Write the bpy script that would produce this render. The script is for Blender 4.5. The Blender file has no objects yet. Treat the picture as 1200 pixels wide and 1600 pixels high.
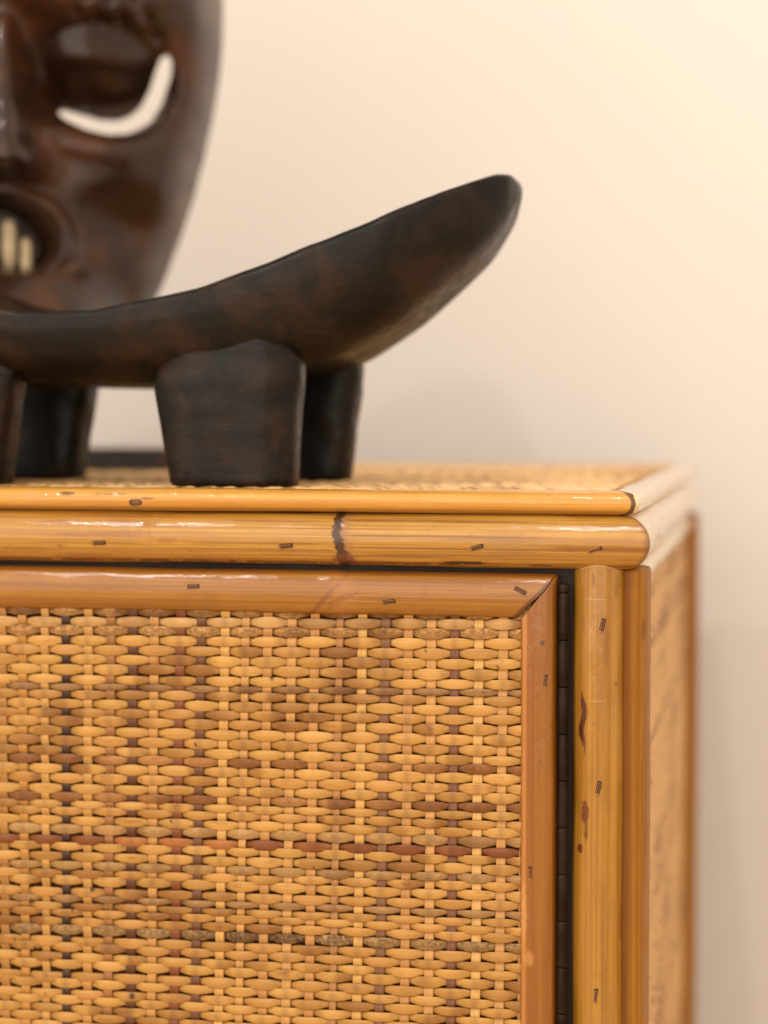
import bpy, bmesh, math, random
import numpy as np
from mathutils import Vector, Matrix
random.seed(7); rng = np.random.default_rng(11)
PI = math.pi
sc = bpy.context.scene
COL = sc.collection

# ------------------------------------------------------------------ camera
CAM = Vector((0.0471, -0.7298, 0.733))
YAW, PITCH = math.radians(11.4), math.atan(140 / 3050)
cam_d = bpy.data.cameras.new("camera"); cam = bpy.data.objects.new("camera", cam_d); COL.objects.link(cam)
cam.location = CAM
cam.rotation_euler = (PI / 2 - PITCH, 0, YAW)
cam_d.sensor_fit = 'HORIZONTAL'; cam_d.sensor_width = 36; cam_d.lens = 36 * 3050 / 1200
cam_d.clip_start = 0.05; cam_d.clip_end = 50
cam_d.dof.use_dof = True; cam_d.dof.focus_distance = 0.742; cam_d.dof.aperture_fstop = 6.0
sc.camera = cam
# ------------------------------------------------------------------ light
w = bpy.data.worlds.new("World"); sc.world = w; w.use_nodes = True
w.node_tree.nodes["Background"].inputs[0].default_value = (1.0, 0.83, 0.62, 1)
w.node_tree.nodes["Background"].inputs[1].default_value = 0.90

def spot(name, loc, power, target, size=0.022, col=(1.0, 0.96, 0.92), ang=75):
    d = bpy.data.lights.new(name, 'SPOT'); d.energy = power; d.color = col
    d.shadow_soft_size = size; d.spot_size = math.radians(ang); d.spot_blend = 0.6
    o = bpy.data.objects.new(name, d); COL.objects.link(o); o.location = loc
    o.rotation_euler = (Vector(target) - Vector(loc)).to_track_quat('-Z', 'Y').to_euler()
    return o
spot("ceiling_downlight", (-0.83, -1.0, 2.32), 17, (-0.2, 0.2, 0.7))
spot("ceiling_downlight", (-0.17, -1.0, 2.42), 18, (-0.1, 0.2, 0.7))
spot("ceiling_downlight", (0.62, -1.0, 2.45), 3, (0.0, 0.3, 0.7))  # added to continue the row and light the right side
ad = bpy.data.lights.new("added_soft_fill", 'AREA'); ad.shape = 'RECTANGLE'; ad.size = 5.0; ad.size_y = 3.0; ad.energy = 60; ad.color = (1.0, 0.89, 0.79)  # added area fill standing in for ambient room light, evens the wall
ao = bpy.data.objects.new("added_soft_fill", ad); COL.objects.link(ao); ao.location = (-0.6, -3.0, 1.75); ao.rotation_euler = (math.radians(75), 0, math.radians(-6))
sc.view_settings.view_transform = 'Standard'; sc.view_settings.look = 'None'
sc.view_settings.exposure = 0.20; sc.view_settings.gamma = 1
sc.cycles.use_denoising = True
sc.cycles.max_bounces = 6; sc.cycles.sample_clamp_indirect = 4

# ------------------------------------------------------------------ helpers
def S(r, g, b):
    f = lambda c: (c / 255 / 12.92) if c / 255 <= 0.04045 else ((c / 255 + 0.055) / 1.055) ** 2.4
    return (f(r), f(g), f(b))

def _h(ix, iy, seed):
    n = (ix.astype(np.int64) * 374761393 + iy.astype(np.int64) * 668265263 + seed * 1442695041) & 0xffffffff
    n = ((n ^ (n >> 13)) * 1274126177) & 0xffffffff
    return ((n ^ (n >> 16)) & 0xffff) / 65535.0
def vnoise(x, y, seed=0):
    x = np.asarray(x, float); y = np.asarray(y, float)
    x, y = np.broadcast_arrays(x, y)
    ix = np.floor(x); iy = np.floor(y); fx = x - ix; fy = y - iy
    fx = fx * fx * (3 - 2 * fx); fy = fy * fy * (3 - 2 * fy)
    a = _h(ix, iy, seed); b = _h(ix + 1, iy, seed); c = _h(ix, iy + 1, seed); d = _h(ix + 1, iy + 1, seed)
    return (a * (1 - fx) + b * fx) * (1 - fy) + (c * (1 - fx) + d * fx) * fy
def fbm(x, y, seed=0, oct=3):
    t = 0; amp = 0.5; tot = 0
    for k in range(oct):
        t = t + amp * vnoise(np.asarray(x) * 2 ** k, np.asarray(y) * 2 ** k, seed + k * 17); tot += amp; amp *= 0.5
    return t / tot
def sst(a, b, x):
    t = np.clip((x - a) / (b - a), 0, 1); return t * t * (3 - 2 * t)

def put(name, me, parent=None, mats=()):
    o = bpy.data.objects.new(name, me); COL.objects.link(o)
    for m in mats: me.materials.append(m)
    if parent is not None: o.parent = parent
    return o
def tag(o, label=None, cat=None, group=None, kind=None):
    if label: o['label'] = label
    if cat: o['category'] = cat
    if group: o['group'] = group
    if kind: o['kind'] = kind
    return o
def thing(name, loc, label, cat, rz=0):
    o = bpy.data.objects.new(name, None); COL.objects.link(o); o.location = loc; o.rotation_euler = (0, 0, rz)
    o.empty_display_size = 0.05
    return tag(o, label, cat)

def raw_mesh(name, V, quads, tris=None, smooth=True, uv=None, attrs=None, outward=True):
    """V (n,3); quads (k,4); tris (t,3); uv per vertex (n,2); attrs dict name->(n,) or (n,4)"""
    me = bpy.data.meshes.new(name)
    quads = np.asarray(quads, np.int32).reshape(-1, 4)
    tris = np.zeros((0, 3), np.int32) if tris is None else np.asarray(tris, np.int32).reshape(-1, 3)
    if outward:                                   # make every closed piece face outwards
        Q = np.asarray(V, float)[quads]; Q = Q - np.asarray(V, float).mean(0)
        vol = np.einsum('ij,ij->', Q[:, 0], np.cross(Q[:, 1], Q[:, 2]) ) + np.einsum('ij,ij->', Q[:, 0], np.cross(Q[:, 2], Q[:, 3]))
        if vol < 0: quads = quads[:, ::-1]; tris = tris[:, ::-1]
    loops = np.concatenate([quads.ravel(), tris.ravel()])
    nq, nt = len(quads), len(tris)
    me.vertices.add(len(V)); me.vertices.foreach_set("co", np.asarray(V, np.float32).ravel())
    me.loops.add(len(loops)); me.loops.foreach_set("vertex_index", loops.astype(np.int32))
    me.polygons.add(nq + nt)
    st = np.concatenate([np.arange(nq) * 4, nq * 4 + np.arange(nt) * 3]).astype(np.int32)
    me.polygons.foreach_set("loop_start", st)
    me.polygons.foreach_set("use_smooth", np.full(nq + nt, smooth))
    if uv is not None:
        l = me.uv_layers.new(name="UVMap"); l.data.foreach_set("uv", np.asarray(uv, np.float32)[loops].ravel())
    for k, a in (attrs or {}).items():
        a = np.asarray(a, np.float32)
        if a.ndim == 1:
            at = me.attributes.new(k, 'FLOAT', 'POINT'); at.data.foreach_set("value", a)
        else:
            at = me.attributes.new(k, 'FLOAT_COLOR', 'POINT'); at.data.foreach_set("color", a.ravel())
    me.update(calc_edges=True); me.validate()
    return me

def tube_faces(n, m, closed=True, off=0):
    i = np.arange(n - 1)[:, None]; j = np.arange(m if closed else m - 1)[None, :]
    a = i * m + j; b = i * m + (j + 1) % m; c = (i + 1) * m + (j + 1) % m; d = (i + 1) * m + j
    return np.stack([a, b, c, d], -1).reshape(-1, 4) + off
def caps(n, m, c0, c1):
    j = np.arange(m); t0 = np.stack([(j + 1) % m, j, np.full(m, c0)], -1)
    b = (n - 1) * m; t1 = np.stack([b + j, b + (j + 1) % m, np.full(m, c1)], -1)
    return np.concatenate([t0, t1])

def box_bm(bm, c, s, rot=None, bev=0):
    r = bmesh.ops.create_cube(bm, size=1, matrix=Matrix.Translation(c) @ (rot or Matrix()) @ Matrix.Diagonal((*s, 1)))
    if bev:
        es = list({e for v in r['verts'] for e in v.link_edges})
        bmesh.ops.bevel(bm, geom=es, offset=bev, segments=2, affect='EDGES', profile=0.5)
def bm_obj(name, bm, mat, parent=None, smooth=False):
    me = bpy.data.meshes.new(name); bm.to_mesh(me); bm.free()
    for p in me.polygons: p.use_smooth = smooth
    return put(name, me, parent, [mat])

# ------------------------------------------------------------------ materials
class NT:
    def __init__(s, name):
        s.m = bpy.data.materials.new(name); s.m.use_nodes = True
        s.t = s.m.node_tree; s.b = s.t.nodes["Principled BSDF"]
    def n(s, typ, **kw):
        nd = s.t.nodes.new(typ)
        for k, v in kw.items():
            if k in ('i',):
                for kk, vv in v.items(): nd.inputs[kk].default_value = vv
            else: setattr(nd, k, v)
        return nd
    def l(s, a, b): s.t.links.new(a, b)
    def mul(s, vec, sc3, loc=(0, 0, 0)):
        mp = s.n('ShaderNodeMapping', i={'Scale': sc3, 'Location': loc}); s.l(vec, mp.inputs[0]); return mp.outputs[0]
    def noise(s, vec, scale=1, detail=3, rough=0.55, dist=0):
        nd = s.n('ShaderNodeTexNoise', i={'Scale': scale, 'Detail': detail, 'Roughness': rough, 'Distortion': dist})
        s.l(vec, nd.inputs['Vector']); return nd.outputs['Fac']
    def ramp(s, fac, a, b, va=0.0, vb=1.0):
        nd = s.n('ShaderNodeMapRange', i={'From Min': a, 'From Max': b, 'To Min': va, 'To Max': vb})
        nd.interpolation_type = 'SMOOTHSTEP'; s.l(fac, nd.inputs['Value']); return nd.outputs['Result']
    def mix(s, fac, a, b, mode='MIX'):
        nd = s.n('ShaderNodeMix', data_type='RGBA', blend_type=mode)
        for sock, v in ((nd.inputs['Factor'], fac), (nd.inputs['A'], a), (nd.inputs['B'], b)):
            if isinstance(v, (int, float)): sock.default_value = v
            elif isinstance(v, tuple): sock.default_value = (*v[:3], 1)
            else: s.l(v, sock)
        return nd.outputs['Result']
    def math(s, op, a, b=0.0):
        nd = s.n('ShaderNodeMath', operation=op)
        for k, v in enumerate((a, b)):
            if isinstance(v, (int, float)): nd.inputs[k].default_value = v
            else: s.l(v, nd.inputs[k])
        return nd.outputs[0]
    def bump(s, h, strength=0.3, dist=0.001, nrm=None):
        nd = s.n('ShaderNodeBump', i={'Strength': strength, 'Distance': dist}); s.l(h, nd.inputs['Height'])
        if nrm is not None: s.l(nrm, nd.inputs['Normal'])
        return nd.outputs[0]
    def set(s, **kw):
        for k, v in kw.items():
            k = k.replace('_', ' ')
            if isinstance(v, (int, float)): s.b.inputs[k].default_value = v
            elif isinstance(v, tuple): s.b.inputs[k].default_value = (*v[:3], 1)
            else: s.l(v, s.b.inputs[k])

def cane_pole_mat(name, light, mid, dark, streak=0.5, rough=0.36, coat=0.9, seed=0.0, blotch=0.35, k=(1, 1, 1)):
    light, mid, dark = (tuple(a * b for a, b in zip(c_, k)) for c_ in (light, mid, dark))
    t = NT(name); uv = t.n('ShaderNodeUVMap').outputs[0]
    v1 = t.mul(uv, (14, 2600, 1), (seed, seed * 1.7, 0)); v2 = t.mul(uv, (5, 620, 1), (seed * 2, seed, 0))
    v3 = t.mul(uv, (48, 110, 1), (seed * 3, 0, 0)); v4 = t.mul(uv, (420, 900, 1), (seed, 3, 0))
    n1 = t.noise(v1, 1, 4, 0.6); n2 = t.noise(v2, 1, 3, 0.6); n3 = t.noise(v3, 1, 5, 0.62, 0.6); n4 = t.noise(v4, 1, 3, 0.5)
    c = t.mix(t.ramp(n2, 0.35, 0.65), mid, light)
    c = t.mix(t.math('MULTIPLY', t.ramp(n3, 0.42, 0.72), blotch), c, mid)
    c = t.mix(t.math('MULTIPLY', t.ramp(n1, 0.52, 0.74), streak), c, dark)
    c = t.mix(t.math('MULTIPLY', t.ramp(n4, 0.66, 0.78), 0.35), c, dark)        # pin-point pores
    n6 = t.noise(t.mul(uv, (30, 5200, 1), (seed * 5, 0, 0)), 1, 2, 0.5)
    c = t.mix(t.math('MULTIPLY', t.ramp(n6, 0.55, 0.7), 0.28), c, dark)
    n7 = t.noise(t.mul(uv, (90, 240, 1), (seed, seed, 0)), 1, 5, 0.7, 1.0)
    c = t.mix(t.math('MULTIPLY', t.ramp(n7, 0.6, 0.74), 0.4), c, dark)
    at = t.n('ShaderNodeAttribute', attribute_name='mark')
    c = t.mix(at.outputs['Alpha'], c, at.outputs['Color'])
    hh = t.math('ADD', t.math('MULTIPLY', n1, 0.5), t.math('ADD', t.math('MULTIPLY', n3, 1.2), t.math('MULTIPLY', n4, 0.35)))
    hh = t.math('SUBTRACT', hh, t.math('MULTIPLY', at.outputs['Alpha'], 0.5))
    b = t.bump(hh, 0.5, 0.0007)
    t.set(Base_Color=c, Roughness=t.ramp(n3, 0.3, 0.7, rough - 0.06, rough + 0.12), Normal=b, Coat_Weight=coat, Coat_Roughness=0.06, Coat_IOR=1.55, Specular_IOR_Level=0.2)
    v5 = t.noise(t.mul(uv, (190, 560, 1), (0, seed, 0)), 1, 4, 0.65)
    t.l(t.bump(v5, 0.3, 0.0005), t.b.inputs['Coat Normal'])
    return t.m

def strand_mat():
    t = NT("woven_cane"); uv = t.n('ShaderNodeUVMap').outputs[0]
    oi = t.n('ShaderNodeObjectInfo')
    off = t.n('ShaderNodeVectorMath', operation='ADD'); t.l(uv, off.inputs[0])
    cx = t.n('ShaderNodeCombineXYZ'); t.l(t.math('MULTIPLY', oi.outputs['Random'], 7.0), cx.inputs[0]); t.l(t.math('MULTIPLY', oi.outputs['Random'], 3.1), cx.inputs[1])
    t.l(cx.outputs[0], off.inputs[1]); vv = off.outputs[0]
    n1 = t.noise(t.mul(vv, (60, 2600, 1)), 1, 3, 0.6)
    n2 = t.noise(t.mul(vv, (110, 260, 1)), 1, 4, 0.6, 0.4)
    n3 = t.noise(t.mul(vv, (520, 650, 1)), 1, 4, 0.65, 0.8)
    base = oi.outputs['Color']
    at = t.n('ShaderNodeAttribute', attribute_name='tone').outputs['Fac']
    hsv = t.n('ShaderNodeHueSaturation'); t.l(base, hsv.inputs['Color'])
    t.l(t.ramp(at, -1, 1, 0.84, 1.14), hsv.inputs['Value']); t.l(t.ramp(at, -1, 1, 1.03, 0.98), hsv.inputs['Saturation'])
    hs = t.mix(t.ramp(at, -0.15, -1.1, 0.0, 0.85), hsv.outputs[0], t.mix(1.0, hsv.outputs[0], (0.50, 0.36, 0.24), 'MULTIPLY'))
    dark = t.mix(1.0, hs, (0.52, 0.38, 0.26), 'MULTIPLY')
    c = t.mix(t.math('MULTIPLY', t.ramp(n1, 0.5, 0.72), 0.42), hs, dark)
    c = t.mix(t.math('MULTIPLY', t.ramp(n2, 0.55, 0.72), 0.55), c, dark)
    mot = t.math('MULTIPLY', t.ramp(n3, 0.46, 0.6), t.math('SUBTRACT', 1.0, oi.outputs['Alpha']))
    c = t.mix(mot, c, t.mix(1.0, hs, (0.3, 0.2, 0.13), 'MULTIPLY'))
    st = t.n('ShaderNodeAttribute', attribute_name='stain').outputs['Fac']
    c = t.mix(st, c, S(52, 26, 12))
    hh = t.math('ADD', t.math('MULTIPLY', n1, 0.5), t.math('ADD', t.math('MULTIPLY', n2, 0.5), t.math('MULTIPLY', mot, -1.2)))
    t.set(Base_Color=c, Roughness=t.ramp(n2, 0.3, 0.7, 0.42, 0.58), Normal=t.bump(hh, 0.55, 0.0004), Coat_Weight=0.22, Coat_Roughness=0.2)
    return t.m

def plain(name, col, rough=0.5, metal=0.0, var=0.25, scale=60, bumpd=0.0003, coat=0.0):
    t = NT(name); tc = t.n('ShaderNodeTexCoord').outputs['Object']
    n = t.noise(tc, scale, 5, 0.6, 0.3)
    c = t.mix(t.ramp(n, 0.35, 0.7), tuple(x * (1 - var) for x in col), tuple(min(1, x * (1 + var)) for x in col))
    t.set(Base_Color=c, Roughness=t.ramp(n, 0.3, 0.7, rough - 0.08, rough + 0.08), Metallic=metal, Coat_Weight=coat, Normal=t.bump(n, 0.4, bumpd))
    return t.m

def carved_mat(name, base, rust, dust, rough, s=1.0, bmp=0.5, spec=0.35, crough=0.3, stretch=(1, 1, 1), coat=0.2):
    t = NT(name); tc = t.n('ShaderNodeTexCoord').outputs['Object']
    v = t.mul(tc, tuple(s * k for k in stretch))
    a = t.noise(v, 38, 5, 0.62, 0.5); b = t.noise(v, 95, 6, 0.7, 0.9); c3 = t.noise(v, 420, 4, 0.65)
    sv = t.mul(tc, (30 * s, 30 * s, 300 * s)); g = t.noise(sv, 1, 5, 0.65, 0.8)
    c = t.mix(t.ramp(a, 0.44, 0.66), base, rust)
    c = t.mix(t.math('MULTIPLY', t.ramp(g, 0.5, 0.72), 0.6), c, tuple(0.45 * k for k in base))
    c = t.mix(t.math('MULTIPLY', t.ramp(b, 0.56, 0.74), 0.4), c, dust)
    c = t.mix(t.math('MULTIPLY', t.ramp(c3, 0.6, 0.76), 0.35), c, dust)
    h = t.math('ADD', t.math('MULTIPLY', b, 1.0), t.math('ADD', t.math('MULTIPLY', c3, 0.45), t.math('MULTIPLY', g, 0.15)))
    wv = t.noise(t.mul(tc, (14 * s, 60 * s, 520 * s)), 1, 3, 0.7, 1.2)
    c = t.mix(t.math('MULTIPLY', t.ramp(wv, 0.64, 0.72), 0.5), c, dust); h = t.math('ADD', h, t.math('MULTIPLY', t.ramp(wv, 0.60, 0.72), -0.35))
    t.set(Base_Color=c, Roughness=t.ramp(b, 0.3, 0.7, rough - 0.12, rough + 0.14), Normal=t.bump(h, bmp, 0.0012), Coat_Weight=coat, Coat_Roughness=crough, Specular_IOR_Level=spec)
    return t.m

M_big = cane_pole_mat("varnished_cane_top", S(210, 160, 84), S(185, 130, 57), S(99, 57, 23), 0.6, seed=1.3, k=(.86, .86, .62))
M_small = cane_pole_mat("varnished_cane_edge", S(220, 166, 76), S(199, 141, 55), S(139, 84, 29), 0.3, seed=2.1, k=(1.0, .98, .85))
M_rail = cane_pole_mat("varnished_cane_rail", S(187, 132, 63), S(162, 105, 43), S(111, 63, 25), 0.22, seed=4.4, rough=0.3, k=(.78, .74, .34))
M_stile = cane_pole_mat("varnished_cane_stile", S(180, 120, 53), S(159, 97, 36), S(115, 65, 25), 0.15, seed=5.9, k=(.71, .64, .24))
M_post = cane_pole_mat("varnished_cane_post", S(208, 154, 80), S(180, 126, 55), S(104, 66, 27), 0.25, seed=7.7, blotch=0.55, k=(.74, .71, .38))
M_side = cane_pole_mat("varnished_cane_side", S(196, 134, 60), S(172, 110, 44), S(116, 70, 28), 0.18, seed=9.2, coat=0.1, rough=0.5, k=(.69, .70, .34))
M_wall_sheen = cane_pole_mat("varnished_cane_wall_sheen", S(248, 226, 192), S(238, 210, 170), S(150, 104, 62), 0.25, seed=3.2)  # paler cane: the wall's glancing reflection is put into the colour
M_strand = strand_mat()
M_black = plain("hinge_metal", S(48, 38, 30), 0.36, 0.9, 0.35, 90)
M_staple = plain("staple_metal", S(158, 112, 66), 0.4, 0.35, 0.3, 400)
M_hole = plain("staple_hole", S(66, 36, 20), 0.7, 0, 0.2, 300)
M_inside = plain("gap_dark_interior", S(26, 16, 11), 0.75, 0, 0.3, 30)  # near-black, so the shade in the gaps is partly in the colour
M_back = plain("backing_wood", S(112, 68, 36), 0.8, 0, 0.3, 30)
M_head = carved_mat("carved_blackened_wood", S(13, 8, 5), S(44, 27, 16), S(44, 32, 21), 0.40, 1.0, 0.45, coat=0.12, spec=0.2, crough=0.22)
M_mask = carved_mat("carved_brown_wood", S(48, 29, 19), S(82, 47, 27), S(64, 45, 32), 0.36, 0.55, coat=0.4, spec=0.2, crough=0.14)
M_tooth = plain("aged_tooth", S(205, 184, 148), 0.45, 0, 0.15, 120)
M_wall = plain("painted_plaster", (0.80, 0.775, 0.77), 0.75, 0, 0.012, 4, 0.0006)
M_floor = plain("floor_pale_bounce", S(224, 194, 156), 0.5, 0, 0.2, 3)  # unseen floor, its paleness chosen to bounce light onto wall and undersides
M_base = carved_mat("stand_base_black", S(36, 34, 36), S(120, 70, 40), S(60, 58, 58), 0.4, 0.7)

# ------------------------------------------------------------------ setting
def sheet(name, x0, x1, z0, z1, axis, off, mat):
    bm = bmesh.new()
    if axis == 'y': vs = [(x0, off, z0), (x1, off, z0), (x1, off, z1), (x0, off, z1)]
    else: vs = [(x0, z0, off), (x1, z0, off), (x1, z1, off), (x0, z1, off)]
    bm.faces.new([bm.verts.new(v) for v in vs])
    return tag(bm_obj(name, bm, mat), kind='structure')
wall = sheet("wall", -4, 4, 0, 2.6, 'y', 0.582, M_wall)
tag(wall, "plain cream painted wall behind the cane cabinet", "wall")
sheet("floor", -4, 4, -4, 0.582, 'z', 0.0, M_floor)

# ------------------------------------------------------------------ cane poles
def make_pole(name, parent, mat, axis, cen, ra, rb, s0, s1, n=300, m=48, power=2.0, fil=0.0008, marks=None,
              node_s=(), wob=0.00025, half=None, seed=0, dense=None):
    """Pole running along axis 'x','y','z'. cen = the other two coordinates. ra, rb = half sizes in those two.
       s0,s1: floats or functions of (a,b) world cross coordinates giving the end position (mitres, copes)."""
    th = np.linspace(0, 2 * PI, m, endpoint=False)
    ca, cb = np.cos(th), np.sin(th)
    pa = np.sign(ca) * np.abs(ca) ** (2 / power); pb = np.sign(cb) * np.abs(cb) ** (2 / power)
    t = np.linspace(0, 1, n)
    if dense:                                    # finer rings where the marks are
        a_, b_, fr = dense; k1 = int(n * fr); k0 = n - k1; ka = int(round(k0 * a_ / (1 - b_ + a_)))
        t = np.concatenate([np.linspace(0, a_, ka, endpoint=False), np.linspace(a_, b_, k1 + (0 if b_ < 1 else k0 - ka), endpoint=(b_ >= 1))] + ([np.linspace(b_, 1, k0 - ka)] if b_ < 1 else [])); n = len(t)
    S0 = s0 if callable(s0) else (lambda a, b: s0 + 0 * a); S1 = s1 if callable(s1) else (lambda a, b: s1 + 0 * a)
    A0 = cen[0] + ra * pa; B0 = cen[1] + rb * pb
    e0, e1 = S0(A0, B0), S1(A0, B0)
    L = float(np.mean(np.abs(e1 - e0)))
    sgrid = e0[None] + (e1 - e0)[None] * t[:, None]
    # small organic variation of the radius along the length
    k = 1 + wob / max(ra, rb) * 2 * (fbm(sgrid * 22 + seed, np.cos(th)[None] * 1.2 + seed, seed, 3) - 0.5) * 2
    for (ns, amp, wid) in node_s:
        k = k + amp * np.exp(-((sgrid - ns) / wid) ** 2)
    d0 = t * L; d1 = (1 - t) * L
    for d in (d0, d1):
        q = np.clip(d / fil, 0, 1); k = k * (1 - (1 - np.sqrt(1 - (1 - q) ** 2)) * 0.06)[:, None]
    A = cen[0] + ra * pa[None] * k; B = cen[1] + rb * pb[None] * k
    idx = {'x': (1, 2), 'y': (0, 2), 'z': (0, 1)}[axis]; ax = {'x': 0, 'y': 1, 'z': 2}[axis]
    V = np.zeros((n, m, 3)); V[..., ax] = sgrid; V[..., idx[0]] = A; V[..., idx[1]] = B
    P = V.reshape(-1, 3)
    c0 = P[:m].mean(0); c1 = P[-m:].mean(0)
    Vall = np.vstack([P, c0, c1])
    per = np.concatenate([[0], np.cumsum(np.hypot(np.diff(ra * pa), np.diff(rb * pb)))])
    uv = np.stack([sgrid, np.broadcast_to(per[None], (n, m))], -1).reshape(-1, 2)
    uv = np.vstack([uv, uv[:1], uv[-1:]])
    col = np.zeros((len(Vall), 4))
    if marks is not None:
        frontish = (V[..., 1] <= (cen[0] if axis == 'x' else cen[1] if axis == 'z' else 9)).reshape(-1)
        col[:len(P)] = marks(P[:, 0], P[:, 1], P[:, 2], frontish)
    # end grain darker ring
    me = raw_mesh(name, Vall, tube_faces(n, m), caps(n, m, len(P), len(P) + 1), uv=uv, attrs={'mark': col})
    return put(name, me, parent, [mat])

def over(dst, col, a):
    """composite colour with alpha a over dst (n,4)"""
    a = np.clip(a, 0, 1)[:, None]; oa = dst[:, 3:4]; na = a + oa * (1 - a)
    dst[:, :3] = np.where(na > 1e-6, (np.array(col)[None] * a + dst[:, :3] * oa * (1 - a)) / np.maximum(na, 1e-6), dst[:, :3])
    dst[:, 3:4] = na
def blob(dst, x, z, cx, cz, rx, rz, col, alpha=1, jag=0.35, seed=0, soft=0.15, tilt=0.0, ok=None):
    u, v = x - cx, z - cz
    u, v = u * math.cos(tilt) + v * math.sin(tilt), -u * math.sin(tilt) + v * math.cos(tilt)
    r = np.hypot(u / rx, v / rz) + jag * (fbm(x * 900, z * 900, seed, 3) - 0.5) * 2
    a = alpha * (1 - sst(1 - soft, 1 + soft, r))
    if ok is not None: a = a * ok
    over(dst, col, a)

C_node = S(58, 34, 22); C_red = S(96, 40, 20); C_scar = S(150, 104, 70); C_dk = S(104, 58, 26)

# ---- key dimensions
R = 0.0104                      # radius of the thick poles
ZC = 0.6878                     # centre height of the thick top pole
TOP = 0.7072                    # top of the thin top pole
XR = 0.0                        # right side of the cabinet
DEPTH = 0.488; LEFT = -0.60
cab = thing("cabinet", (0, 0, 0), "honey coloured rattan cabinet with cane framed woven door and woven top", "cabinet")

# thick front top pole, mitred at the corners
def mk_big(x, y, z, ok):
    c = np.zeros((len(x), 4))
    # right segment: long fine brown streaks
    st = sst(0.60, 0.72, fbm(x * 9 + 3, z * 1500, 5, 2)) * sst(-0.122, -0.112, x) * 0.8
    over(c, S(128, 78, 30), st)
    st = sst(0.66, 0.76, fbm(x * 14, z * 1300, 9, 2)) * 0.4
    over(c, S(150, 96, 44), st * 1.5)
    # node: ragged dark ring and pinkish scar to its right
    jag = 0.0009 * (fbm(z * 1400, z * 0, 3, 3) - 0.5) * 2 - 0.0016 * sst(0.692, 0.680, z) * -1
    xb = -0.1203 + jag
    over(c, C_scar, 0.75 * sst(xb - 0.0005, xb + 0.0004, x) * (1 - sst(xb + 0.004, xb + 0.0095, x + 0.002 * fbm(x * 500, z * 900, 8))))
    wd = 0.0016 + 0.0024 * fbm(z * 700, z * 0 + 2, 6, 2)
    over(c, C_node, 0.95 * sst(xb - 0.0004, xb + 0.0001, x) * (1 - sst(xb + wd, xb + wd + 0.0014, x)))
    blob(c, x, z, -0.1165, 0.6805, 0.0045, 0.0022, S(110, 62, 44), 0.8, 0.5, 4, 0.4)
    # faint second node at left and worn scars
    over(c, S(168, 112, 62), 0.5 * np.exp(-((x + 0.1935 + 0.0008 * fbm(z * 800, z * 0, 2)) / 0.0006) ** 2))
    for (cx, cz, rx, rz, a) in ((-0.202, 0.6935, 0.011, 0.0011, 0.5), (-0.205, 0.6895, 0.012, 0.0012, 0.45), (-0.187, 0.6868, 0.004, 0.0012, 0.5),
                                (-0.232, 0.6935, 0.009, 0.0013, 0.35), (-0.222, 0.6795, 0.012, 0.0016, 0.6), (-0.17, 0.6792, 0.016, 0.0014, 0.55),
                                (-0.247, 0.6825, 0.012, 0.0012, 0.4), (-0.21, 0.6965, 0.02, 0.0008, 0.4)):
        blob(c, x, z, cx, cz, rx, rz, S(150, 92, 44), a, 0.6, int(abs(cx) * 1e4), 0.4, ok=ok)
    blob(c, x, z, -0.052, 0.686, 0.010, 0.005, S(140, 108, 66), 0.35, 0.5, 71, 0.5, ok=ok)
    # rough broken dark line along the lower edge
    zz = 0.6788 + 0.0005 * (fbm(x * 900, x * 0, 12, 2) - 0.5)
    over(c, S(92, 50, 26), 0.75 * (1 - sst(0.0, 0.0009, np.abs(z - zz))) * sst(0.35, 0.6, fbm(x * 260, x * 0 + 9, 4, 3)) * ok)
    blob(c, x, z, -0.07, 0.6795, 0.008, 0.0007, S(60, 34, 20), 0.9, 0.4, 33, 0.3, ok=ok)
    over(c, S(120, 72, 40), 0.7 * sst(-0.0022, 0.0002, x + np.abs(y - 0) * 1.0))
    return c
mk_big_post = lambda a, b: 0
big = make_pole("top_front_pole", cab, M_big, 'x', (R, ZC), R, R, lambda y, z: LEFT + np.minimum(y, R), lambda y, z: XR + 0.0009 - np.clip(y, 0, 2 * R),
                n=900, m=110, dense=(0.52, 1.0, 0.93), marks=mk_big, node_s=((-0.1185, 0.028, 0.0022), (-0.1215, -0.012, 0.0012), (-0.1935, 0.02, 0.0018)), seed=1)
def mk_pale(x, y, z, ok):
    c = np.zeros((len(x), 4))
    over(c, S(120, 78, 44), 0.8 * np.exp(-(y / 0.0012) ** 2) * 0)
    for (cy, cz, ry, rz) in ((0.03, 0.690, 0.003, 0.0006), (0.052, 0.6935, 0.002, 0.0008), (0.016, 0.6845, 0.0008, 0.0022), (0.11, 0.692, 0.006, 0.0008)):
        blob(c, y, z, cy, cz, ry, rz, C_dk, 0.8, 0.4, int(cy * 1000), 0.3)
    return c
make_pole("top_side_pole", cab, M_wall_sheen, 'y', (XR - R, ZC), R, R, lambda x, z: 0.0004 - (x - XR) + 0.0002, lambda x, z: DEPTH + (x - XR), n=300, m=48, marks=mk_pale, seed=2)
make_pole("top_side_pole", cab, M_wall_sheen, 'y', (LEFT + R, ZC), R, R, lambda x, z: 0.0004 + (x - LEFT), lambda x, z: DEPTH - (x - LEFT), n=60, m=24, seed=3)
make_pole("top_back_pole", cab, M_big, 'x', (DEPTH - R, ZC), R, R, lambda y, z: LEFT + (DEPTH - y), lambda y, z: XR - (DEPTH - y), n=60, m=24, seed=4)

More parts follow.
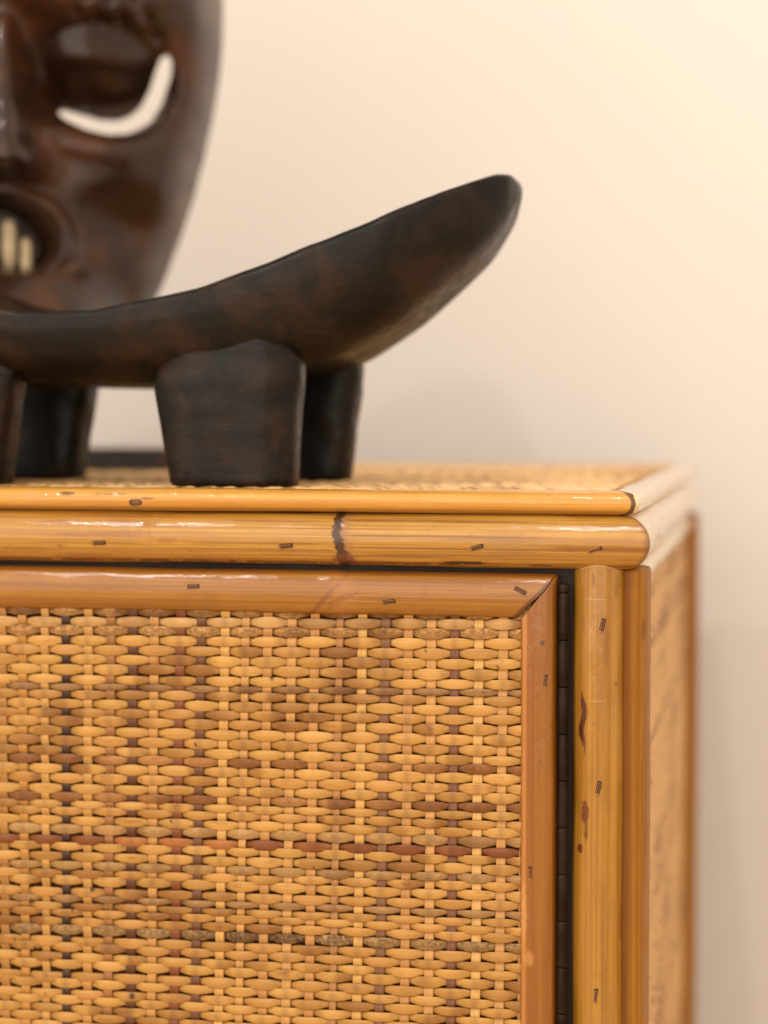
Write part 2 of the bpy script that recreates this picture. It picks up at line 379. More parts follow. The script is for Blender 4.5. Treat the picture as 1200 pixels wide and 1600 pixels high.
# thin half-round pole on top of it
TR, TH = 0.0072, 0.0046; TC = TOP - TH; TY = 0.0028
def mk_small(x, y, z, ok):
    c = np.zeros((len(x), 4))
    blob(c, x, z, -0.2003, 0.7015, 0.0028, 0.0016, S(70, 38, 18), 1, 0.15, 3, 0.12, ok=ok)
    blob(c, x, z, -0.2003, 0.7015, 0.0018, 0.0009, S(128, 82, 44), 0.9, 0.2, 5, 0.3, ok=ok)
    blob(c, x, z, -0.1955, 0.7031, 0.0024, 0.0005, S(90, 48, 22), 0.9, 0.2, 3, 0.12, ok=ok)
    blob(c, x, z, -0.2287, 0.7049, 0.0032, 0.0007, S(84, 46, 22), 0.9, 0.3, 8, 0.2, ok=ok)
    blob(c, x, z, -0.2105, 0.7048, 0.008, 0.0003, S(110, 62, 26), 0.8, 0.5, 9, 0.3, ok=ok)
    over(c, S(190, 150, 96), 0.3 * sst(-0.19, -0.2, x) * sst(0.4, 0.7, fbm(x * 90, z * 500, 31, 3)))
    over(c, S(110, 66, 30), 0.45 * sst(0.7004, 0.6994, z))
    over(c, S(74, 40, 20), 0.9 * sst(0.0004, 0.0001, (XR - 0.0065 - (y - TY)) - x))
    return c
make_pole("top_edge_pole", cab, M_small, 'x', (TY + TR, TC), TR, TH, lambda y, z: LEFT + y, lambda y, z: XR - 0.0042 - (y - TY) + 0.0007 * np.sin(y * 1500),
          n=860, m=80, dense=(0.52, 1.0, 0.93), power=2.3, marks=mk_small, node_s=((-0.196, 0.03, 0.003),), seed=6)
make_pole("top_edge_pole", cab, M_wall_sheen, 'y', (XR - TY - TR, TC), TR, TH, lambda x, z: TY - (x - XR) - 0.0036, lambda x, z: DEPTH + x, n=200, m=40, power=2.3, seed=7)
make_pole("top_edge_pole", cab, M_wall_sheen, 'y', (LEFT + TY + TR, TC), TR, TH, lambda x, z: x - LEFT, lambda x, z: DEPTH - (x - LEFT), n=40, m=24, power=2.3, seed=8)
make_pole("top_edge_pole", cab, M_small, 'x', (DEPTH - TY - TR, TC), TR, TH, lambda y, z: LEFT + (DEPTH - y), lambda y, z: XR - (DEPTH - y), n=60, m=24, power=2.3, seed=9)

# front post under the top pole: its end is coped (fish-mouthed) to the round pole above
PY = 0.0038
def cope(x, y):
    q = np.clip(R * R - (np.clip(y, 0, 2 * R) - R) ** 2, 0, None)
    return ZC - np.sqrt(q) - 0.0002
def mk_post(x, y, z, ok):
    c = np.zeros((len(x), 4))
    d = sst(0.0, 0.0014, np.abs((x + 0.0243) - 0.0006 * np.sin((z - 0.62) * 420)) * 1.0 - 0.0003 + 0.0009 * sst(0.615, 0.609, z) + 0.0011 * sst(0.626, 0.632, z))
    a = (1 - sst(0.35, 0.75, d)) * sst(0.6035, 0.609, z) * sst(0.6325, 0.6305, z)
    over(c, S(84, 34, 18), a * ok)
    blob(c, x, z, -0.0233, 0.5850, 0.0014, 0.0046, C_red, 0.9, 0.35, 14, 0.25, ok=ok)
    blob(c, x, z, -0.0229, 0.5778, 0.0007, 0.0035, C_red, 0.8, 0.4, 15, 0.35, ok=ok)
    blob(c, x, z, -0.0252, 0.5712, 0.0009, 0.0018, C_red, 0.95, 0.2, 16, 0.1, ok=ok)
    for (cx, cz, rx, rz, al) in ((-0.0205, 0.6735, 0.0006, 0.0022, .6), (-0.0118, 0.671, 0.0007, 0.004, .5), (-0.0155, 0.648, 0.0011, 0.009, .45), (-0.0172, 0.628, 0.0006, 0.006, .3),
                                 (-0.0160, 0.545, 0.0008, 0.016, .4), (-0.0158, 0.517, 0.0009, 0.014, .45), (-0.0095, 0.543, 0.0008, 0.007, .5), (-0.0148, 0.596, 0.0009, 0.01, .25),
                                 (-0.0118, 0.634, 0.0005, 0.0006, .9), (-0.0200, 0.619, 0.0005, 0.0005, .5), (-0.0245, 0.657, 0.0006, 0.003, .3)):
        blob(c, x, z, cx, cz, rx, rz, S(122, 78, 34), al, 0.5, int(cz * 1e4), 0.5, ok=ok)
    for (cx, cz) in ((-0.018, 0.6665), (-0.0215, 0.6665), (-0.0195, 0.628)):
        blob(c, x, z, cx, cz, 0.0028, 0.0003, S(232, 186, 120), 0.22, 0.4, 3, 0.5, ok=ok)
    over(c, S(246, 206, 140), 0.6 * sst(0.0008, 0.0002, cope(x, y) - z) * ok)  # highlight painted along the coped rim
    return c
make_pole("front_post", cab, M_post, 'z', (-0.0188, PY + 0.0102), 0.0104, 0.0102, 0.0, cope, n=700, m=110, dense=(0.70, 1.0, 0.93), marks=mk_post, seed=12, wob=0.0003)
make_pole("front_post", cab, M_post, 'z', (LEFT + 0.0173, PY + 0.0102), 0.0102, 0.0102, 0.0, cope, n=40, m=24, seed=13)
# half-round stiles of the side panel
def mk_side(x, y, z, ok):
    c = np.zeros((len(x), 4))
    over(c, S(104, 58, 30), 0.7 * sst(-0.0052, -0.0072, x))
    blob(c, x, z, -0.002, 0.655, 0.0008, 0.004, C_dk, 0.5, 0.4, 3, 0.4)
    return c
zt_side = lambda x, y: cope(x, np.full_like(y, R)) + 0.0003
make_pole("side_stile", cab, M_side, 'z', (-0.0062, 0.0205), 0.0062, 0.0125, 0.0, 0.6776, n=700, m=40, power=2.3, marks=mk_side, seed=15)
make_pole("side_stile", cab, M_side, 'z', (-0.0062, DEPTH - 0.0135), 0.0068, 0.0125, 0.0, 0.6776, n=60, m=24, power=2.2, seed=16)
make_pole("side_rail", cab, M_wall_sheen, 'y', (-0.0075, 0.6725), 0.0045, 0.0050, 0.033, DEPTH - 0.026, n=60, m=24, seed=17)

# ---- staples
def staple_mesh(axis):
    bm = bmesh.new()
    s = (lambda a, b: (a, b)) if axis == 'x' else (lambda a, b: (b, a))
    def bx(L, W, y, T, mi):
        n0 = len(bm.faces); a, b = s(L, W)
        box_bm(bm, (0, y, 0), (a, T, b), bev=min(L, W) * 0.22)
        bm.faces.ensure_lookup_table()
        for f in bm.faces[n0:]: f.material_index = mi
    bx(0.0052, 0.00165, 0.0, 0.00034, 1); bx(0.0044, 0.00112, -0.00012, 0.00040, 0)
    for k in (-1, 1):
        n0 = len(bm.faces); a, b = s(0.00235 * k, 0)
        sx, sz = s(0.0010, 0.0015)
        box_bm(bm, (a, -0.00006, b), (sx, 0.0004, sz)); bm.faces.ensure_lookup_table()
        for f in bm.faces[n0:]: f.material_index = 1
    me = bpy.data.meshes.new("staple"); bm.to_mesh(me); bm.free()
    me.materials.append(M_staple); me.materials.append(M_hole); return me
SM = {'x': staple_mesh('x'), 'z': staple_mesh('z')}
def staple(parent, axis, x, z, cy, cc, ra, rb, tilt, side=False, scale=1.0):
    """seat a staple on the front of a pole: axis x -> circle in (y,z); axis z -> circle in (x,y)"""
    o = bpy.data.objects.new("staple", SM[axis]); COL.objects.link(o); o.parent = parent
    if axis == 'x':
        q = max(-0.98, min(0.98, (z - cc) / rb)); y = cy - ra * math.sqrt(1 - q * q); ang = math.atan2(q * ra, math.sqrt(1 - q * q) * rb)
        o.matrix_local = Matrix.Translation((x, y, z)) @ Matrix.Rotation(-ang, 4, 'X') @ Matrix.Rotation(-tilt, 4, 'Y') @ Matrix.Scale(scale, 4)
    else:
        q = max(-0.98, min(0.98, (x - cc) / rb)); y = cy - ra * math.sqrt(1 - q * q); ang = math.atan2(q * ra, math.sqrt(1 - q * q) * rb)
        o.matrix_local = Matrix.Translation((x, y, z)) @ Matrix.Rotation(ang, 4, 'Z') @ Matrix.Rotation(-tilt, 4, 'Y') @ Matrix.Scale(scale, 4)
    return o
for x, z, tl in ((-0.2148, 0.6856, 0.05), (-0.1389, 0.6853, 0.12), (-0.0644, 0.6857, 0.3), (-0.0196, 0.6853, 0.3)):
    staple(big, 'x', x, z, R, ZC, R, R, tl)
post = [o for o in cab.children if o.name.startswith("front_post")][0]
for x, z, tl in ((-0.017, 0.6565, -0.22), (-0.0182, 0.5948, -0.2), (-0.0188, 0.5154, -0.1)):
    staple(post, 'z', x, z, PY + 0.0102, -0.0188, 0.0102, 0.0104, tl)
sst_ = [o for o in cab.children if o.name.startswith("side_stile")][0]
for x, z, tl in ((-0.0020, 0.5981, 0.05), (-0.0014, 0.5492, 0.05)):
    staple(sst_, 'z', x, z, 0.0205, -0.0062, 0.0125, 0.0062, tl, scale=0.9)
for yy, zz in ((0.028, 0.655),): pass

# ---- door
door = bpy.data.objects.new("door", None); COL.objects.link(door); door.parent = cab; door.empty_display_size = 0.05
DX1 = -0.0340; DX0 = LEFT + 0.034; DZT = 0.6757; DZB = 0.045; RW = 0.0176; SW = 0.0147; RY = 0.0022; RD = 0.0068
def mk_rail(x, y, z, ok):
    c = np.zeros((len(x), 4))
    xb = -0.1245 + (z - 0.6655) * 0.9 + 0.0010 * fbm(z * 800, z * 0, 3)
    over(c, S(128, 74, 36), 0.75 * sst(xb - 0.0012, xb, x) * (1 - sst(xb + 0.0007, xb + 0.0030, x)) * sst(0.3, 0.55, fbm(x * 500, z * 700, 4, 3) + 0.15))
    blob(c, x, z, -0.1165, 0.6655, 0.0055, 0.0011, S(120, 70, 34), 0.7, 0.6, 5, 0.3, tilt=0.35, ok=ok)
    blob(c, x, z, -0.1195, 0.6625, 0.0045, 0.0012, S(140, 84, 42), 0.6, 0.6, 6, 0.3, tilt=0.5, ok=ok)
    over(c, S(190, 130, 66), 0.25 * sst(-0.123, -0.119, x) * sst(-0.109, -0.117, x))
    for (cx, cz, rx, rz, a) in ((-0.17, 0.664, 0.004, 0.002, .35), (-0.24, 0.669, 0.003, 0.001, .5), (-0.085, 0.6695, 0.001, 0.003, .3), (-0.152, 0.6595, .0006, .0006, .9), (-0.072, 0.669, .005, .0004, .5)):
        blob(c, x, z, cx, cz, rx, rz, S(140, 84, 40), a, 0.6, int(-cx * 1e4), 0.5, ok=ok)
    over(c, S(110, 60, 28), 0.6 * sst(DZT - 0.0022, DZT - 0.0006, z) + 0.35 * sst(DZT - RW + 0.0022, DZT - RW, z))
    over(c, S(90, 48, 24), 0.85 * sst(0.0009, 0.0003, (DX1 - (DZT - z)) - x))
    return c
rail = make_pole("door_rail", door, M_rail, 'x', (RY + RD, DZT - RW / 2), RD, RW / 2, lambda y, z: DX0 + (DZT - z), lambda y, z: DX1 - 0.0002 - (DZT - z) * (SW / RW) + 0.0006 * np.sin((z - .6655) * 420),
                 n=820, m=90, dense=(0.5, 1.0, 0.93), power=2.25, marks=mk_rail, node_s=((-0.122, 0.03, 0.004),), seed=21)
def mk_stile(x, y, z, ok):
    c = np.zeros((len(x), 4))
    over(c, S(226, 160, 92), 0.45 * sst(DX1 - SW + 0.0008, DX1 - SW + 0.0016, x) * sst(DX1 - SW + 0.0036, DX1 - SW + 0.0028, x))  # left edge highlight painted in as a paler strip
    over(c, S(150, 84, 34), 0.4 * sst(DX1 - SW + 0.0026, DX1 - SW + 0.0034, x) * sst(DX1 - SW + 0.0062, DX1 - SW + 0.0045, x))  # groove beside it, its shade painted in as a darker strip
    over(c, S(90, 46, 22), 0.55 * sst(DX1 - 0.0014, DX1, x) + 0.3 * sst(DX1 - SW + 0.0012, DX1 - SW, x))
    blob(c, x, z, -0.0395, 0.6496, 0.0008, 0.0008, S(70, 34, 16), 0.95, 0.2, 2, 0.3, ok=ok)
    blob(c, x, z, -0.0400, 0.604, 0.0006, 0.0012, S(120, 66, 28), 0.6, 0.2, 3, 0.3, ok=ok)
    blob(c, x, z, -0.0445, 0.5285, 0.0020, 0.003, S(226, 170, 104), 0.35, 0.4, 4, 0.5, ok=ok)
    blob(c, x, z, -0.0465, 0.5450, 0.0012, 0.012, S(232, 176, 110), 0.35, 0.4, 4, 0.5, ok=ok)
    blob(c, x, z, -0.0425, 0.4995, 0.0005, 0.001, S(110, 60, 28), 0.8, 0.2, 3, 0.3, ok=ok)
    return c
stile = make_pole("door_stile", door, M_stile, 'z', (DX1 - SW / 2, RY + RD + 0.0008), SW / 2, RD, lambda x, y: DZB + (DX1 - x), lambda x, y: DZT - 0.0004 - (DX1 - x) * (RW / SW),
                  n=640, m=90, dense=(0.68, 1.0, 0.93), power=2.7, marks=mk_stile, seed=22)
make_pole("door_stile", door, M_stile, 'z', (DX0 + SW / 2, RY + RD), SW / 2, RD, lambda x, y: DZB + (x - DX0), lambda x, y: DZT - (x - DX0), n=40, m=24, power=2.5, seed=23)
make_pole("door_rail", door, M_rail, 'x', (RY + RD, DZB + RW / 2), RD, RW / 2, lambda y, z: DX0 + (z - DZB), lambda y, z: DX1 - (z - DZB), n=60, m=24, power=2.25, seed=24)
for x, z, tl in ((-0.1771, 0.6689, 0.05), (-0.0989, 0.6643, 0.12), (-0.0483, 0.6696, -0.45)):
    staple(door, 'x', x, z, RY + RD, DZT - RW / 2, RD, RW / 2, tl)
for x, z, tl in ((-0.0382, 0.6349, -0.12), (-0.0438, 0.5613, 0.0)):
    staple(door, 'z', x, z, RY + RD + 0.0008 + 0.0002, DX1 - SW / 2, RD + 0.0004, SW / 2, tl, scale=0.95)

# woven cane of the door ------------------------------------------------
XT = [-0.24971, -0.24005, -0.23126, -0.22169, -0.21208, -0.20305, -0.19413, -0.18327, -0.17471, -0.16499, -0.15651, -0.14766, -0.13795, -0.1288, -0.11878, -0.10992, -0.10067, -0.09167, -0.08274, -0.07366, -0.06427, -0.05485]
XB = [-0.24934, -0.2407, -0.23208, -0.22332, -0.2145, -0.20511, -0.19621, -0.1869, -0.17806, -0.16842, -0.1601, -0.15045, -0.14092, -0.13164, -0.12215, -0.11235, -0.10339, -0.09341, -0.08393, -0.0752, -0.06554, -0.05623]
ZL = [0.65798, 0.65327, 0.64984, 0.64573, 0.64212, 0.638, 0.6344, 0.6301, 0.6271, 0.62409, 0.62022, 0.6166, 0.61333, 0.6092, 0.60558, 0.60153, 0.59825, 0.5942, 0.59048, 0.58617, 0.58271, 0.57969, 0.57709, 0.5732, 0.56974, 0.56541, 0.56281, 0.55848, 0.55501, 0.55154, 0.54894, 0.54416, 0.54156, 0.53852, 0.53591, 0.532, 0.52896, 0.52417, 0.52199, 0.51764, 0.51485, 0.5098, 0.50718, 0.50282, 0.5002]
ZR = [0.65977, 0.65601, 0.65233, 0.64839, 0.64444, 0.64067, 0.63655, 0.6326, 0.62952, 0.62645, 0.62276, 0.61924, 0.61519, 0.61123, 0.60736, 0.60339, 0.60005, 0.59652, 0.59255, 0.58921, 0.58542, 0.58215, 0.57861, 0.57552, 0.57198, 0.568, 0.5649, 0.56136, 0.55782, 0.55498, 0.55117, 0.54736, 0.54407, 0.5407, 0.53786, 0.53493, 0.53119, 0.52746, 0.52346, 0.52007, 0.51651, 0.51268, 0.50894, 0.50555, 0.50181]
ZL = [ZL[0] + .0040] + ZL; ZR = [ZR[0] + .0036] + ZR                       # the row tucked under the rail
for k in range(4): ZL.append(ZL[-1] - .0035); ZR.append(ZR[-1] - .0036)
while XT[-1] < -0.05: XT.append(XT[-1] + .0088); XB.append(XB[-1] + .0089)
NL = 0
while XT[0] > DX0 + 0.012: XT.insert(0, XT[0] - .0087); XB.insert(0, XB[0] - .0087); NL += 1
XT = np.array(XT); XB = np.array(XB); NW = len(XT); ZT0, ZB0 = 0.6557, 0.4988
WY = 0.0072                                  # plane of the warps
def warp_x(i, z): t = (ZT0 - z) / (ZT0 - ZB0); return XT[i] * (1 - t) + XB[i] * t
TONE = {'L': (210, 160, 84), 'P': (210, 165, 102), 'M': (195, 147, 84), 'T': (200, 148, 77), 'D': (176, 132, 80), 'B': (196, 140, 78), 'R': (182, 116, 60), 'G': (188, 146, 88), 'X': (186, 148, 92), 'K': (104, 60, 34)}
ROWS = "MMPMLTLLLDTLTTLTLBLTLBLTLGRLLGTLTDTTTXTTLLTLTLLTLT"
HF = []
def pitch_at(r, z): return z[max(r - 1, 0)] - z[min(r + 1, len(z) - 1)] if 0 < r < len(z) - 1 else 0.0072
SPOTS = []                                   # small holes and bruises (x, z, r)
for (px, pz, pr_) in ((-0.2205, 0.5462, .0011), (-0.2040, 0.5040, .0013), (-0.2165, 0.5045, .0008), (-0.1770, 0.6063, .0007), (-0.2465, 0.5400, .0008), (-0.2000, 0.5905, .0006),
                      (-0.085, 0.6455, .0005), (-0.0568, 0.6395, .0006), (-0.0545, 0.6370, .0005), (-0.0985, 0.6395, .0004), (-0.146, 0.6335, .001), (-0.1205, 0.497, .0006), (-0.229, 0.5375, .0006), (-0.2385, 0.5165, .0006)):
    SPOTS.append((px, pz, pr_))
for k in range(26): SPOTS.append((rng.uniform(-0.26, -0.05), rng.uniform(0.5, 0.66), rng.uniform(.00025, .0006)))

def strand_tube(pos, wid, thk, tilt, m, tone, u, groove=None):
    """pos (n,3) path along x (weft); wid/thk (n,) half sizes; returns V (n,m,3)"""
    th = np.linspace(0, 2 * PI, m, endpoint=False)
    cz = np.sign(np.sin(th)) * np.abs(np.sin(th)) ** 0.85; cy = -np.sign(np.cos(th)) * np.abs(np.cos(th)) ** 0.9
    a = wid[:, None] * cz[None]; b = thk[:, None] * cy[None]
    if groove is not None:
        f = (np.cos(th) > 0.75)[None]; b = b + np.where(f, groove[:, None], 0)
    ct, s_ = np.cos(tilt)[:, None], np.sin(tilt)[:, None]
    V = np.zeros((len(pos), m, 3)); V[..., 0] = pos[:, 0:1]
    V[..., 1] = pos[:, 1:2] + b * ct - a * s_; V[..., 2] = pos[:, 2:3] + a * ct + b * s_
    return V
def weft(r, zl, zr, H, m=10, fine=16, coarse=3, detail=True):
    # continuous index coordinate along the warps
    idx = [np.linspace(i, i + 1, (fine if (detail and i >= NL - 3) else coarse) + 1)[:-1] for i in range(-1, NW)]
    idx = np.concatenate(idx + [[NW]]); idx = idx[(idx >= -0.6) & (idx <= NW - 0.45)]
    zmid = (zl + zr) / 2
    xs = np.array([warp_x(i, zmid) for i in range(NW)])
    xs_e = np.concatenate([[xs[0] - .0087], xs, [xs[-1] + .0087]])
    x = np.interp(idx, np.arange(-1, NW + 1), xs_e)
    ph = idx - NL + (r - 1)
    c = np.cos(PI * ph)
    near = np.round(ph / 2) * 2                       # index of the nearest float
    key = near.astype(int) + 1000
    J = lambda s_, k: (_h(key * k, np.full_like(key, r * 7 + s_), 5 + s_) - 0.5) * 2
    shp = np.sign(c) * np.abs(c) ** 0.8
    wsh = 0.36 + 0.64 * ((1 + c) / 2) ** 0.42
    blend = ((1 + c) / 2)
    z = zl + (zr - zl) * (x + 0.2508) / (0.2508 - 0.055) + blend * (J(1, 3) * 0.00022) + 0.00035 * (fbm(x * 25, x * 0 + r, 40 + r, 2) - 0.5)
    wid = H * wsh * (1 + 0.07 * J(2, 5) * blend) * (1 + 0.10 * (fbm(x * 420, x * 0 + r * 3, 8, 2) - 0.5))
    thk = 0.00062 * (0.72 + 0.28 * blend) + 0 * x
    y = WY - 0.00098 * shp - 0.00012 * J(3, 11) * blend
    tilt = 0.10 * J(4, 13) * blend + 0.12 * blend
    tone = 0.30 * J(5, 17) + 0.25 * (fbm(x * 30, x * 0 + r, 3, 2) - 0.5) - 0.6 * sst(0.60, 0.78, fbm(x * 26, x * 0 + z * 60, 61, 3)) - 0.5 * sst(0.55, 0.7, fbm(x * 70, x * 0 + r * 0.8, 62, 2))
    grv = None
    if detail:
        grv = np.where(J(6, 19) > 0.45, 0.00022, 0.0) * blend
    P = np.stack([x, y, z], -1)
    V = strand_tube(P, wid, thk, tilt, m, tone, x, grv)
    n = len(x)
    uv = np.stack([np.broadcast_to(x[:, None], (n, m)), np.broadcast_to(np.linspace(0, 0.012, m)[None], (n, m)) + r * 0.031], -1)
    tn = np.broadcast_to(tone[:, None], (n, m)).reshape(-1)
    Vf = V.reshape(-1, 3); stain = np.zeros(len(Vf))
    if detail:
        for (sx, sz, sr) in SPOTS:
            d = np.hypot((Vf[:, 0] - sx), (Vf[:, 2] - sz)); stain = np.maximum(stain, (1 - sst(0.6, 1.3, d / sr)))
        # pressed brown bruise at the middle of some floats
        br = np.where(J(7, 23) > 0.25, 0.45, 0.0) * np.exp(-((ph - near) / 0.16) ** 2)
        stain = np.maximum(stain, np.broadcast_to(br[:, None], (n, m)).reshape(-1) * 0.6)
        if r == 37: # the grey, weathered row
            stain = np.maximum(stain, 0.8 * sst(0.45, 0.62, fbm(Vf[:, 0] * 1400, Vf[:, 2] * 1400, 77, 2)) * np.exp(-((Vf[:, 0] + 0.145) / 0.045) ** 2))
    return Vf, tube_faces(n, m), uv.reshape(-1, 2), tn, stain
zlow = []
for r in range(len(ZL)):
    H = 0.5 * 0.5 * (pitch_at(r, ZL) + pitch_at(r, ZR)) * 0.5 * 1.19
    t_ = ROWS[r] if r < len(ROWS) else 'L'
    if t_ == 'D': H *= 0.86
    Vf, F, uv, tn, stn = weft(r, ZL[r], ZR[r], H)
    if t_ in 'BRK': tn = tn - 0.9 * sst(0.35, 0.65, fbm(Vf[:, 0] * 22, Vf[:, 0] * 0 + r * 3.3, 63, 2))
    me = raw_mesh("weft_strand", Vf, F, uv=uv, attrs={'tone': tn, 'stain': stn})
    o = put("weft_strand", me, door, [M_strand])
    kq = rng.uniform(.93, .985); o.color = (*S(*[min(255, v * kq) for v in TONE[t_]]), {'M': 0.3, 'X': 0.3, 'D': 0.8, 'G': 0.75, 'B': .75}.get(t_, 1.0))
# the lower rows, out of the picture, joined
zz, VV, FF, UU, TT, ST = ZL[-1] - .0036, [], [], [], [], []; off = 0; r = len(ZL)
while zz > DZB + RW - 0.002:
    Vf, F, uv, tn, stn = weft(r, zz, zz + .0012, 0.00175, m=5, fine=4, coarse=4, detail=False)
    VV.append(Vf); FF.append(F + off); UU.append(uv); TT.append(tn); ST.append(stn); off += len(Vf); zz -= .0036; r += 1
me = raw_mesh("lower_weft_strands", np.vstack(VV), np.vstack(FF), uv=np.vstack(UU), attrs={'tone': np.concatenate(TT), 'stain': np.concatenate(ST)})
o = put("lower_weft_strands", me, door, [M_strand]); o.color = (*S(*TONE['L']), 1); tag(o, kind='stuff')
# warps
WCOL = [(212, 156, 84), (226, 178, 110), (66, 38, 28), (224, 174, 106), (176, 122, 74), (106, 62, 40), (218, 164, 98), (142, 80, 46), (118, 72, 44), (234, 186, 112), (224, 172, 104),
        (210, 156, 94), (222, 170, 102), (210, 154, 92), (190, 136, 82), (232, 184, 108), (134, 86, 50), (204, 148, 86), (222, 168, 100), (128, 74, 42), (234, 186, 112), (216, 162, 96), (190, 130, 70)]
WW = {2: .92, 14: .78, 7: 1.05, 5: 1.05, 19: .95, 10: .85, 1: .9}
def warp(i, ztop, zbot, step, m=8, hw=0.0019):
    z = np.arange(ztop, zbot, -step); n = len(z)
    j = i - NL
    x = warp_x(i, z) + 0.00025 * (fbm(z * 30, z * 0 + i, 6, 2) - 0.5)
    # the warp gives a little where each weft passes behind it
    zr_ = np.array([(a + b) / 2 for a, b in zip(ZL, ZR)])
    rr = np.interp(-z, -zr_, np.arange(len(zr_)), right=np.nan)
    rr = np.where(np.isnan(rr), (zr_[-1] - z) / .0036 + len(zr_) - 1, rr)
    y = WY + 0.00046 * np.cos(PI * (rr - 1 + j)) + 0.0001 * (fbm(z * 60, z * 0, i) - 0.5)
    w_ = hw * WW.get(j, 1) * (1 + .06 * (fbm(z * 200, z * 0 + i, 9, 2) - .5))
    th = np.linspace(0, 2 * PI, m, endpoint=False)
    px_ = np.sign(np.sin(th)) * np.abs(np.sin(th)) ** 0.6; py_ = -np.sign(np.cos(th)) * np.abs(np.cos(th)) ** 0.6
    V = np.zeros((n, m, 3)); V[..., 0] = x[:, None] + w_[:, None] * px_[None]; V[..., 1] = y[:, None] + 0.0005 * py_[None]; V[..., 2] = z[:, None]
    uv = np.stack([np.broadcast_to(z[:, None], (n, m)), np.broadcast_to(np.linspace(0, .01, m)[None], (n, m)) + i * .017], -1)
    tn = np.broadcast_to((0.5 * (fbm(z * 120, z * 0 + i, 4, 2) - .5))[:, None], (n, m)).reshape(-1)
    return V.reshape(-1, 3), tube_faces(n, m)[:, ::-1], uv.reshape(-1, 2), tn
for i in range(NL - 3, NW):
    Vf, F, uv, tn = warp(i, 0.668, 0.485, 0.0006, m=12)
    V2, F2, uv2, tn2 = warp(i, 0.4856, DZB + .008, 0.0036, m=12)
    me = raw_mesh("warp_strand", np.vstack([Vf, V2]), np.vstack([F, F2 + len(Vf)]), uv=np.vstack([uv, uv2]), attrs={'tone': np.concatenate([tn, tn2]), 'stain': np.zeros(len(Vf) + len(V2))})
    o = put("warp_strand", me, door, [M_strand]); j = i - NL
    cc = WCOL[j] if 0 <= j < len(WCOL) else (200, 150, 90); cc = (cc[0] * .89, cc[1] * .87, cc[2] * .80)
    o.color = (*S(*cc), 1.0)
VV, FF, UU, TT = [], [], [], []; off = 0
for i in range(0, NL - 3):
    Vf, F, uv, tn = warp(i, 0.668, DZB + .008, 0.0036, m=4)
    VV.append(Vf); FF.append(F + off); UU.append(uv); TT.append(tn); off += len(Vf)
me = raw_mesh("far_warp_strands", np.vstack(VV), np.vstack(FF), uv=np.vstack(UU), attrs={'tone': np.concatenate(TT), 'stain': np.zeros(off)})
o = put("far_warp_strands", me, door, [M_strand]); o.color = (*S(212, 158, 96), 1); tag(o, kind='stuff')
bm = bmesh.new(); box_bm(bm, ((DX0 + DX1) / 2 - .0, 0.0158, (DZB + DZT) / 2), (DX1 - DX0 - 0.008, 0.006, DZT - DZB - 0.008))
bm_obj("backing_board", bm, M_back, door)

# ---- hinge
hinge = bpy.data.objects.new("piano_hinge", None); COL.objects.link(hinge); hinge.parent = cab; hinge.empty_display_size = 0.02
def knuckle(z1, z0, k):
    n, m = 9, 24; rr = 0.0021
    prof = [(0, .3), (0, .86), (.0003, .97), (.0008, 1), (.5, 1), (-.0008, 1), (-.0003, .97), (0, .86), (0, .3)]
    L = z1 - z0 - 0.0001; zs = [z0, z0, z0 + .0003, z0 + .0008, z0 + L / 2, z0 + L - .0008, z0 + L - .0003, z0 + L, z0 + L]
    th = np.linspace(0, 2 * PI, m, endpoint=False); V = np.zeros((n, m, 3))
    for a, (zv, (q, f)) in enumerate(zip(zs, prof)):
        V[a, :, 0] = -0.0318 + rr * f * np.sin(th); V[a, :, 1] = 0.0050 - rr * f * np.cos(th); V[a, :, 2] = zv
    me = raw_mesh("knuckle", V.reshape(-1, 3), tube_faces(n, m)[:, ::-1]); put("knuckle", me, hinge, [M_black])
ks = [0.6722 - 0.0001, 0.66874]
while ks[-1] > 0.47: ks.append(ks[-1] - 0.0179)
for a, b in zip(ks[:-1], ks[1:]): knuckle(a, b, 0)
bm = bmesh.new()
box_bm(bm, (-0.0315, 0.0105, 0.36), (0.0056, 0.0012, 0.62)); bm_obj("hinge_leaf", bm, M_inside, hinge)
# ---- carcass inside (dark), keeps light out
def boxpart(name, x0, x1, y0, y1, z0, z1, mat, parent=cab):
    bm = bmesh.new(); box_bm(bm, ((x0 + x1) / 2, (y0 + y1) / 2, (z0 + z1) / 2), (x1 - x0, y1 - y0, z1 - z0)); return bm_obj(name, bm, mat, parent)
boxpart("inner_top", LEFT + .012, -0.012, 0.012, DEPTH - .01, 0.6860, 0.7020, M_inside)
boxpart("inner_lip", LEFT + .03, -0.0285, 0.0105, 0.026, 0.668, 0.6855, M_inside)
boxpart("inner_side", -0.0145, -0.0115, 0.0250, DEPTH - .02, 0.02, 0.6855, M_inside)
boxpart("inner_side", LEFT + .0115, LEFT + .0145, 0.0250, DEPTH - .02, 0.02, 0.6855, M_inside)
boxpart("inner_post", -0.0280, -0.0150, 0.0200, 0.0450, 0.02, 0.6675, M_inside)
boxpart("back_board", LEFT + .02, -0.02, DEPTH - .018, DEPTH - .012, 0.02, 0.6855, M_inside)

